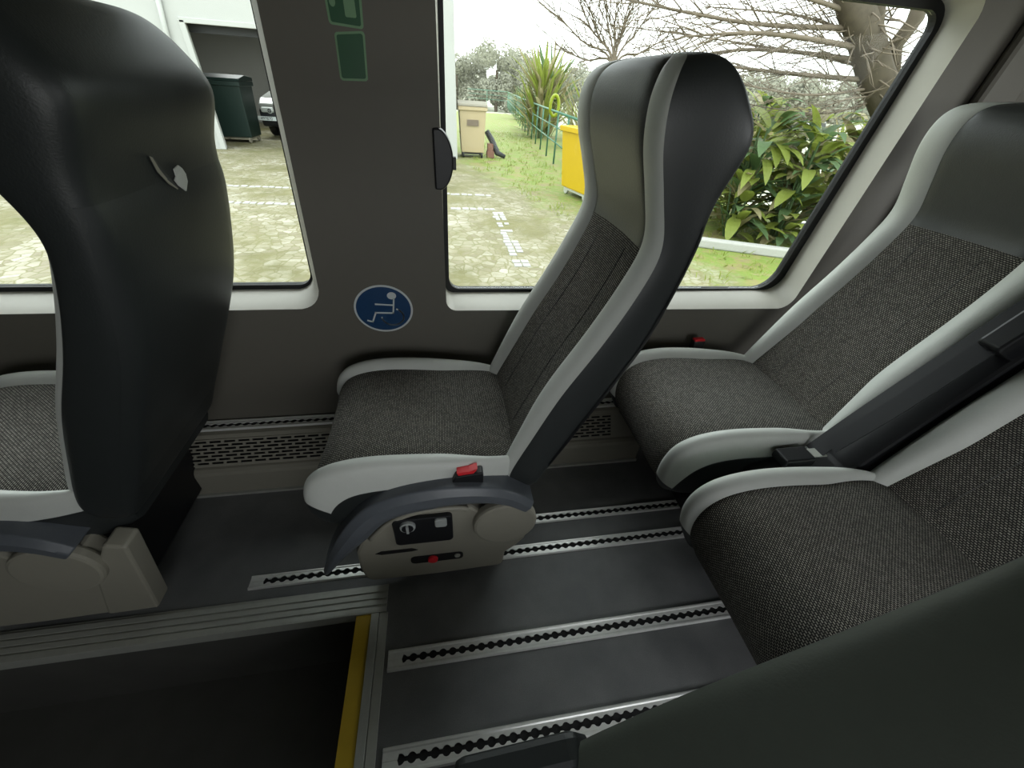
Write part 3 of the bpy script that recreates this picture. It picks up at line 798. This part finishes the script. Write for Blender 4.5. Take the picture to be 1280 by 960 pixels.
wheeled_bin('garbage_container', 'dark green rubbish container inside the open garage', -5.35, 13.7, 1.05, .9, 1.42, 'dkgreen', 'dkgreen', wheel='kerb')
wheeled_bin('yellow_container', 'open yellow wheeled container beside the green fence', 2.98, 8.02, 1.15, 1.05, 1.20, 'yellowbin', 'yellowbin', rz=math.radians(14), lid=False, wheel='alu_dull')
# debris next to the beige bin
bm = tube(BM(), [(1.36, 12.75, GZ + .62), (1.5, 12.7, GZ + .42), (1.66, 12.6, GZ + .12), (1.86, 12.5, GZ + .05)], [.07, .08, .08, .05], 10); tag(obj('rubber_hose', bm, 'dkgrey', smooth=True), 'dark thick hose leaning beside the beige bin', 'hose')
bm = boxes((1.36, 1.56, 12.5, 12.75, GZ, GZ + .16), (1.38, 1.53, 12.52, 12.74, GZ + .16, GZ + .34)); tag(obj('brick_stack', bm, simple('brick', (190, 140, 120), .9), bevel=.01), 'small stack of bricks at the foot of the beige bin', 'bricks')

# car in garage: front end
lt = thing('garage_fill_lamp', 'added fill lamp under the garage ceiling, a plain white tube', 'lamp', (-5.2, 15.5, 2.34))  # added lamp, put in to brighten the garage interior
obj('fill_lamp_tube', boxes((-.9, .9, -.04, .04, -.03, .03)), 'white', lt, bevel=.01)
ld = bpy.data.lights.new('fill_light', 'AREA'); ld.shape = 'RECTANGLE'; ld.size = 1.8; ld.size_y = .1; ld.energy = 90
lo_ = bpy.data.objects.new('fill_light', ld); C.objects.link(lo_); lo_.parent = lt; lo_.location = (0, 0, -.05)
t = thing('parked_car', 'white and dark car parked inside the garage, front with number plate', 'car', (-4.12, 15.2, GZ))
def carpart(nm, pts, x0, x1, mat, bev=.05): return obj(nm, prism(BM(), pts, x0, x1, 'x'), mat, t, bevel=bev)
body = carpart('car_body', [(-.55, .28), (-.62, .45), (-.60, .70), (-.35, .80), (.6, .98), (3.4, 1.0), (3.5, .3)], -.86, .86, 'cardark')
carpart('bonnet', [(-.60, .745), (-.58, .83), (-.35, .97), (.55, 1.10), (.55, .98), (-.35, .80)], -.84, .84, 'carwhite', .04)
carpart('cabin', [(.55, 1.02), (1.15, 1.48), (2.6, 1.50), (3.2, 1.0)], -.72, .72, 'cardark', .06)
for s in (-1, 1):
    bm = BM(); cyl(bm, (s * .78, .2, .31), .31, .2, 'x', 28); obj('wheel', bm, 'gasket', t, bevel=.03)
    obj('headlight', boxes((s * .62 - .17, s * .62 + .17, -.655, -.50, .63, .76)), 'silver', t, bevel=.04)
pl = obj('number_plate', boxes((-.96 + .0, -.44, -.665, -.64, .44, .54)), 'white', t, bevel=.004)
o = pl; o.location = (.02, 0, 0)
bm = BM(); cyl(bm, (-.70 + .25 - .10, -.665, .68), .07, .03, 'y', 28); eb = obj('badge_ring', bm, 'silver', t, bevel=.006)
bm = BM(); cyl(bm, (-.70 + .25 - .10, -.683, .68), .05, .006, 'y', 28); obj('badge_face', bm, 'cardark', eb)
bm = boxes((-.555, -.545, -.690, -.684, .64, .72), (-.60, -.50, -.690, -.684, .675, .685)); obj('badge_mark', bm, 'silver', eb)
fc = bpy.data.curves.new('plate_characters', 'FONT'); fc.body = '497870'; fc.size = .105; fc.extrude = .001; fc.align_x = 'CENTER'
fo = bpy.data.objects.new('plate_characters', fc); C.objects.link(fo); fo.location = (-.70, -.668, .455); fo.rotation_euler = (PI / 2, 0, 0); fc.materials.append(M['cardark'])
bpy.context.view_layer.update()
me = bpy.data.meshes.new_from_object(fo); bpy.data.objects.remove(fo)
fo = bpy.data.objects.new('plate_characters', me); C.objects.link(fo); fo.location = (-.70, -.668, .455); fo.rotation_euler = (PI / 2, 0, 0); fo.parent = pl

# green fence
t = thing('green_fence', 'green steel railing fence along the grassy path', 'fence', (2.35, 7.6, GZ))
o0 = Vector((2.35, 7.6, GZ))
FL = [Vector(p) for p in ((2.86, 8.95, GZ), (3.40, 14.9, GZ), (4.3, 24, GZ), (6.6, 44, GZ), (3.2, 48, GZ))]
for f, r in ((1.17, .026), (.84, .016), (.50, .016)):
    bm = tube(BM(), [p + Vector((0, 0, f)) - o0 for p in FL], r, 8); obj('rail', bm, 'fence', t, smooth=True)
for a, b, n in zip(FL, FL[1:], (4, 6, 12, 2)):
    for k in range(n):
        p = a.lerp(b, k / n); bm = tube(BM(), [p - o0, p + Vector((0, 0, 1.17)) - o0], .024, 8); obj('post', bm, 'fence', t, smooth=True)
tag(obj('hanging_float', tube(BM(), [(3.32 + .15 * math.cos(a) * .8, 13.2, .82 + .24 * math.sin(a)) for a in [2 * PI * k / 20 for k in range(21)]], .045, 8, cap=False), 'plastic_hi', smooth=True), 'bright yellow ring hanging behind the top rail of the green fence', 'ring')
# low kerb in front of plants
bm = boxes((0, 4.6, -.07, .07, 0, .12)); o = tag(obj('garden_kerb', bm, 'stonewhite', bevel=.02), 'low pale stone kerb in front of the leafy plants', 'kerb'); o.location = (3.55, 5.10, GZ); o.rotation_euler = (0, 0, -.40)

# --- plants
def blade(bm, base, d, L, w, droop, n=6, fold=.15):
    d = Vector(d).normalized(); side = d.cross(Vector((0, 0, 1)))
    side = side.normalized() if side.length > .05 else Vector((1, 0, 0))
    p = Vector(base); prev = None
    for k in range(n + 1):
        f = k / n; ww = w * math.sin(PI * min(1, .12 + f * .88)) ** .8 * .5
        if k == n: ww = .002
        c = p; l = c + side * ww + Vector((0, 0, ww * fold)); r = c - side * ww + Vector((0, 0, ww * fold))
        cur = [bm.verts.new(l), bm.verts.new(c), bm.verts.new(r)]
        if prev: bm.faces.new((prev[0], prev[1], cur[1], cur[0])); bm.faces.new((prev[1], prev[2], cur[2], cur[1]))
        prev = cur; d = (d + Vector((0, 0, -droop / n))).normalized(); p = p + d * L / n
def leafy(name, label, loc, h, n, L, w, mats, spread=.6, droop=1.0, group=None, cat='plant', up=.9):
    t = thing(name, label, cat, loc, 0, group)
    bms = {m: BM() for m in mats}
    sb = BM()
    for k in range(n):
        a = random.uniform(0, 2 * PI); r = random.uniform(0, spread); z = random.uniform(.05, 1) * h
        base = Vector((math.cos(a) * r * .6, math.sin(a) * r * .6, z))
        b = bms[random.choice(mats)]
        blade(b, base, (math.cos(a), math.sin(a), random.uniform(.1, up)), L * random.uniform(.6, 1.2), w * random.uniform(.6, 1.2), droop * random.uniform(.5, 1.4))
        if k % 9 == 0: tube(sb, [(base.x * .3, base.y * .3, 0), tuple(base)], .012, 5)
    for m, b in bms.items():
        if len(b.verts): obj('foliage', b, m, t)
        else: b.free()
    obj('stem', sb, 'leafB', t)
    return t
spots = [(4.35, 5.55, 1.25, 60), (4.95, 5.3, 1.15, 60), (5.4, 5.9, 1.3, 60), (4.3, 6.6, 1.2, 50), (5.9, 5.1, 1.1, 50), (6.3, 5.9, 1.3, 50), (5.2, 6.9, 1.4, 60)]
spots = [(x, y, h * 1.2, int(n * 2.6)) for x, y, h, n in spots]
lbl = ['broad leafed green plant right behind the middle headrest and kerb', 'broad leafed plant behind the middle of the pale kerb', 'tall leafy plant in the centre of the bed behind the kerb', 'leafy plant at the left end of the bed, nearest the fence',
       'leafy plant beside the slanted window pillar', 'leafy plant at the far right of the bed, partly behind the pillar', 'rearmost leafy plant of the bed with yellow leaves']
for (x, y, h, n), l in zip(spots, lbl): leafy('leafy_plant', l, (x, y, GZ), h, n, .55, .15, ['leafA', 'leafB', 'leafA', 'leafC'], .5, 1.1, 'leafy plants behind the kerb', up=1.5)
# tall reedy plants behind the fence
for (x, y, h, L, w_, m, l) in [(4.15, 18.5, 1.9, 1.5, .13, ['leafC', 'leafA'], 'tall pointed yucca like plant behind the fence'), (4.75, 19.6, 1.9, 1.5, .13, ['leafC', 'leafB'], 'second tall pointed plant, right of the first behind the fence'),
                       (5.1, 15.6, 1.2, 1.3, .07, ['leafC', 'leafC', 'leafA'], 'dry yellow reeds right of the tall pointed plants'), (4.4, 11.8, .9, .8, .09, ['leafC', 'leafB'], 'mixed shrub behind the fence next to the yellow container'),
                       (4.6, 22, .9, .9, .09, ['leafB', 'leafA'], 'green shrub behind the middle of the fence'), (5.4, 29, 1.1, 1.0, .10, ['leafB', 'leafC'], 'shrub at the far end of the fence'),
                       (6.0, 11.5, 1.1, 1.0, .09, ['leafC', 'leafA'], 'pale dry shrub beyond the fence, behind the headrest'), (6.5, 8.6, 1.2, .7, .09, ['leafC', 'leafA'], 'yellow green shrub beyond the leafy bed'),
                       (7.6, 9.4, 1.1, .8, .09, ['leafC', 'leafA'], 'pale yellowish shrub behind the middle of the leafy bed'), (8.2, 8.0, 1.0, .7, .09, ['leafC', 'leafA'], 'yellowish shrub at the right beyond the bed, near the tree')]:
    leafy('shrub', l, (x, y, GZ - .1), h, 170, L, w_, m, .8, .35, 'shrubs beyond the fence', 'shrub', up=2.8)
# grass tufts
bm = BM()
for k in range(900):
    x = random.uniform(.9, 5.2); y = random.uniform(3.0, 20)
    if x + .30 * y < 3.9 or x > 2.8 + (y - 8.9) * .09 and y > 8: continue
    if 2.3 < x < 3.8 and 7.3 < y < 8.8: continue
    for q in range(5): blade(bm, (x + random.uniform(-.08, .08), y + random.uniform(-.08, .08), GZ), (random.uniform(-1, 1), random.uniform(-1, 1), 1.2), random.uniform(.05, .12), .014, .8, 3)
tag(obj('grass', bm, 'leafA'), 'short green grass growing on the path', 'grass', kind='stuff')
# treeline far away
random.seed(11)
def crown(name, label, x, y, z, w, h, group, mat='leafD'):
    t = thing(name, label, 'tree', (x, y, z), 0, group)
    bm = BM()
    for k in range(12):
        c = Vector((random.uniform(-.34, .34) * w, random.uniform(-.3, .3) * w, h * random.uniform(.12, .84)))
        r = w * random.uniform(.16, .30); rz = r * random.uniform(.8, 1.1)
        for q in range(420):
            n = Vector((random.gauss(0, 1), random.gauss(0, 1), random.gauss(0, 1))).normalized()
            p = c + Vector((n.x * r, n.y * r, n.z * rz)) * random.uniform(.75, 1.05); z = w * random.uniform(.012, .03)
            a = n.orthogonal().normalized() * z; b = n.cross(a).normalized() * z; a += n * z * random.uniform(-.5, .5)
            bm.faces.new([bm.verts.new(p + e) for e in (a, b, -a, -b)])
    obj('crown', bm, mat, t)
    obj('trunk', tube(BM(), [(0, 0, -3), (0, 0, h * .6)], [w * .05, w * .03], 8), 'bark', t)
names = ['leftmost hazy tree of the distant wood beside the white wall', 'second hazy tree from the white wall', 'tall rounded hazy tree in the distant wood', 'hazy tree in the middle of the distant wood', 'hazy tree with a separate round head', 'hazy tree above the tall pointed plant',
         'low hazy tree right of the pointed plant', 'hazy tree just left of the headrest', 'hazy tree partly behind the headrest', 'distant hazy tree hidden mostly by the headrest']
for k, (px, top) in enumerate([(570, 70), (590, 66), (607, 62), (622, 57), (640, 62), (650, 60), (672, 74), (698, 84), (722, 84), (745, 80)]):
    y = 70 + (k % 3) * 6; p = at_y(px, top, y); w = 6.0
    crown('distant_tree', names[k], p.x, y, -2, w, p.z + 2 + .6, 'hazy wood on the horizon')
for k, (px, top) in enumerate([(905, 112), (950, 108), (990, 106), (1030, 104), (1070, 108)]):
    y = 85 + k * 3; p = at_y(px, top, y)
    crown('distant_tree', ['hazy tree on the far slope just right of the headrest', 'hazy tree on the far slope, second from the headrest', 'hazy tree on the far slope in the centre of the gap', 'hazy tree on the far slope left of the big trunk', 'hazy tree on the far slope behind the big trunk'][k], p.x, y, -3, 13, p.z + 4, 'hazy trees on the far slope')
# parked cars in the valley
def farcar(px, py, label, mat):
    p = at_y(px, py, 40); t = thing('distant_car', label, 'car', (p.x, 40, p.z - .7), .3, 'cars parked in the valley')
    obj('car_body', prism(BM(), rpoly([(-2.1, .25), (2.1, .25), (2.15, .8), (1.1, .95), (.7, 1.45), (-1.2, 1.45), (-1.9, .95)], .08), -.85, .85), mat, t, bevel=.1)
    for sx in (-1.3, 1.3):
        bm = BM(); cyl(bm, (sx, 0, .32), .32, 1.75, 'y', 16); obj('wheels', bm, 'gasket', t)
    obj('car_windows', prism(BM(), [(-1.5, .95), (.9, .95), (.6, 1.36), (-1.1, 1.36)], -.87, .87), 'cardark', t)
farcar(958, 156, 'dark car parked in the valley, left one', 'dkgrey'); farcar(1012, 163, 'silver car parked in the valley, right one', 'carwhite')

# --- bare tree
random.seed(5)
def grow(bm, p, d, L, r, depth, maxd, gen, twist=.35, grav=0.0):
    pts = [p.copy()]; rads = [r]; n = max(3, int(L / .16)); d = d.normalized()
    for k in range(n):
        d = (d + Vector((random.uniform(-1, 1), random.uniform(-1, 1), random.uniform(-1, 1))) * twist * .28 + Vector((0, 0, grav))).normalized()
        p = p + d * (L / n); pts.append(p.copy()); rads.append(r * (1 - .75 * (k + 1) / n))
        if depth < maxd and k > 0 and random.random() < gen:
            s = Vector((random.uniform(-1, 1), random.uniform(-1, 1), random.uniform(-.6, 1))).normalized()
            grow(bm, p.copy(), (d * .9 + s * .75), L * random.uniform(.35, .6), max(.0016, rads[-1] * .6), depth + 1, maxd, gen, twist, grav)
    tube(bm, pts, rads, 5 if r < .02 else 7)
t = thing('bare_tree', 'large bare tree with thick mossy trunk and long leafless branches reaching left', 'tree', (5.85, 5.5, GZ))
o0 = Vector((5.85, 5.5, GZ))
bm = BM()
def tp(px, py, y=5.5): return at_y(px, py, y) - o0
tube(bm, [Vector((.25, 0, 0)), tp(1125, 180), tp(1108, 130), tp(1092, 90), tp(1082, 50), tp(1068, 10), tp(1050, -60)], [.26, .20, .19, .18, .17, .15, .12], 14)
tube(bm, [tp(1108, 110), tp(1120, 60), tp(1140, 25), tp(1158, -20)], [.10, .09, .08, .07], 10)
tube(bm, [tp(1090, 70), tp(1092, 30), tp(1098, -20)], [.12, .11, .09], 10)
for v in bm.verts:
    from mathutils import noise as nz
    v.co += Vector((nz.noise(v.co * 5), nz.noise(v.co * 5 + Vector((9, 0, 0))), 0)) * .06
obj('trunk', bm, 'bark', t, smooth=True)
limbs = [(1075, 35, 930, 28, 740, -10, .034, 5.7), (1080, 75, 930, 62, 800, 85, .030, 5.9), (1085, 100, 970, 90, 830, 72, .034, 5.6), (1088, 62, 960, 42, 850, 46, .036, 5.4), (1090, 110, 1000, 118, 860, 90, .020, 5.3),
         (1095, 125, 1020, 142, 880, 120, .016, 5.6), (1078, 20, 980, -10, 850, -30, .03, 5.5), (1085, 85, 980, 62, 760, 30, .02, 6.1), (1090, 120, 1040, 130, 985, 170, .012, 5.2), (1085, 50, 1000, 20, 880, 8, .022, 5.8)]
for (x0, y0, x1, y1, x2, y2, r, yd) in limbs:
    bm = BM(); P = catmull([tp(x0, y0), tp(x1, y1, yd), tp(x2, y2, yd + .4)], 8)
    tube(bm, [Vector(p) for p in P], [r * (1 - .8 * i / (len(P) - 1)) for i in range(len(P))], 7)
    for i in range(2, len(P) - 1):
        for q in range(3):
            d = Vector(P[i + 1] - P[i]).normalized() * 1.0 + Vector((random.uniform(-.9, .3), random.uniform(-.6, .6), random.uniform(-.8, .9)))
            grow(bm, Vector(P[i]), d, random.uniform(.4, 1.1), max(.0035, r * .22), 0, 1, .14, .5)
    obj('branch', bm, 'twig', t, smooth=True)
bm = BM()
for k in range(60):
    p = tp(random.uniform(1060, 1115), random.uniform(5, 130)); d = Vector((random.uniform(-1, .6), random.uniform(-1, -.1), random.uniform(-.7, .9)))
    grow(bm, p, d, random.uniform(.3, .8), .011, 0, 1, .25, .8)
obj('twigs', bm, 'twig', t, smooth=True)
# second, thinner shrub of vertical shoots
base = at_y(762, 175, 10.6); t = thing('bare_shrub', 'thin bare shrub with upright twigs behind the headrest', 'shrub', (base.x, base.y, GZ))
for (px, py) in [(690, 10), (715, -20), (735, 0), (756, -40), (775, -30), (800, -40), (700, 60), (830, -10), (845, 40), (788, 10)]:
    bm = BM(); P = catmull([Vector((0, 0, .1)), Vector((0, 0, .5)) * 1 + (at_y(762, 110, 10.6) - Vector((base.x, base.y, GZ))) * .9, at_y((px + 762) / 2, (py + 90) / 2, 10.6) - Vector((base.x, base.y, GZ)), at_y(px, py, 10.3) - Vector((base.x, base.y, GZ))], 6)
    tube(bm, [Vector(p) for p in P], [.032 * (1 - .8 * i / (len(P) - 1)) for i in range(len(P))], 6)
    for i in range(8, len(P) - 1):
        for q in range(2): grow(bm, Vector(P[i]), Vector(P[i + 1] - P[i]).normalized() + Vector((random.uniform(-.9, .9), random.uniform(-.5, .5), random.uniform(-.3, .6))), random.uniform(.6, 1.4), .010, 0, 1, .2, .5)
    obj('branch', bm, 'twig', t, smooth=True)

# ============================================================= LIGHT
w = bpy.data.worlds.new('overcast_sky'); SC.world = w; w.use_nodes = True
nt = w.node_tree; bg = nt.nodes['Background']
tc = N(nt, 'ShaderNodeTexCoord'); sp = N(nt, 'ShaderNodeSeparateXYZ'); nt.links.new(tc.outputs['Generated'], sp.inputs[0])
cr = N(nt, 'ShaderNodeValToRGB'); cr.color_ramp.elements[0].color = (.90, .93, .93, 1); cr.color_ramp.elements[1].color = (.97, 1.0, 1.03, 1); cr.color_ramp.elements[1].position = .5
nt.links.new(sp.outputs[2], cr.inputs[0]); nt.links.new(cr.outputs[0], bg.inputs['Color']); bg.inputs['Strength'].default_value = 4.4
def portal(name, loc, rot, sx, sy):
    l = bpy.data.lights.new(name, 'AREA'); l.shape = 'RECTANGLE'; l.size = sx; l.size_y = sy; l.cycles.is_portal = True
    o = bpy.data.objects.new(name, l); C.objects.link(o); o.location = loc; o.rotation_euler = rot
portal('window_portal', (-1.0, GY + .04, 1.05), (-PI / 2, 0, 0), 1.5, .8)
portal('window_portal', (.67, GY + .04, 1.05), (-PI / 2, 0, 0), 1.4, .8)
portal('window_portal', (.45, -1.28, 1.05), (PI / 2, 0, 0), 1.5, .8)
portal('window_portal', (X1 + .08, -.1, 1.18), (0, PI / 2, 0), .7, 1.9)
vs = SC.view_settings; SC.display_settings.display_device = 'sRGB'
vs.view_transform = 'Standard'; vs.look = 'None'; vs.exposure = 0; vs.gamma = 1; vs.use_curve_mapping = False
SC.cycles.max_bounces = 8; SC.cycles.diffuse_bounces = 5; SC.cycles.transparent_max_bounces = 12
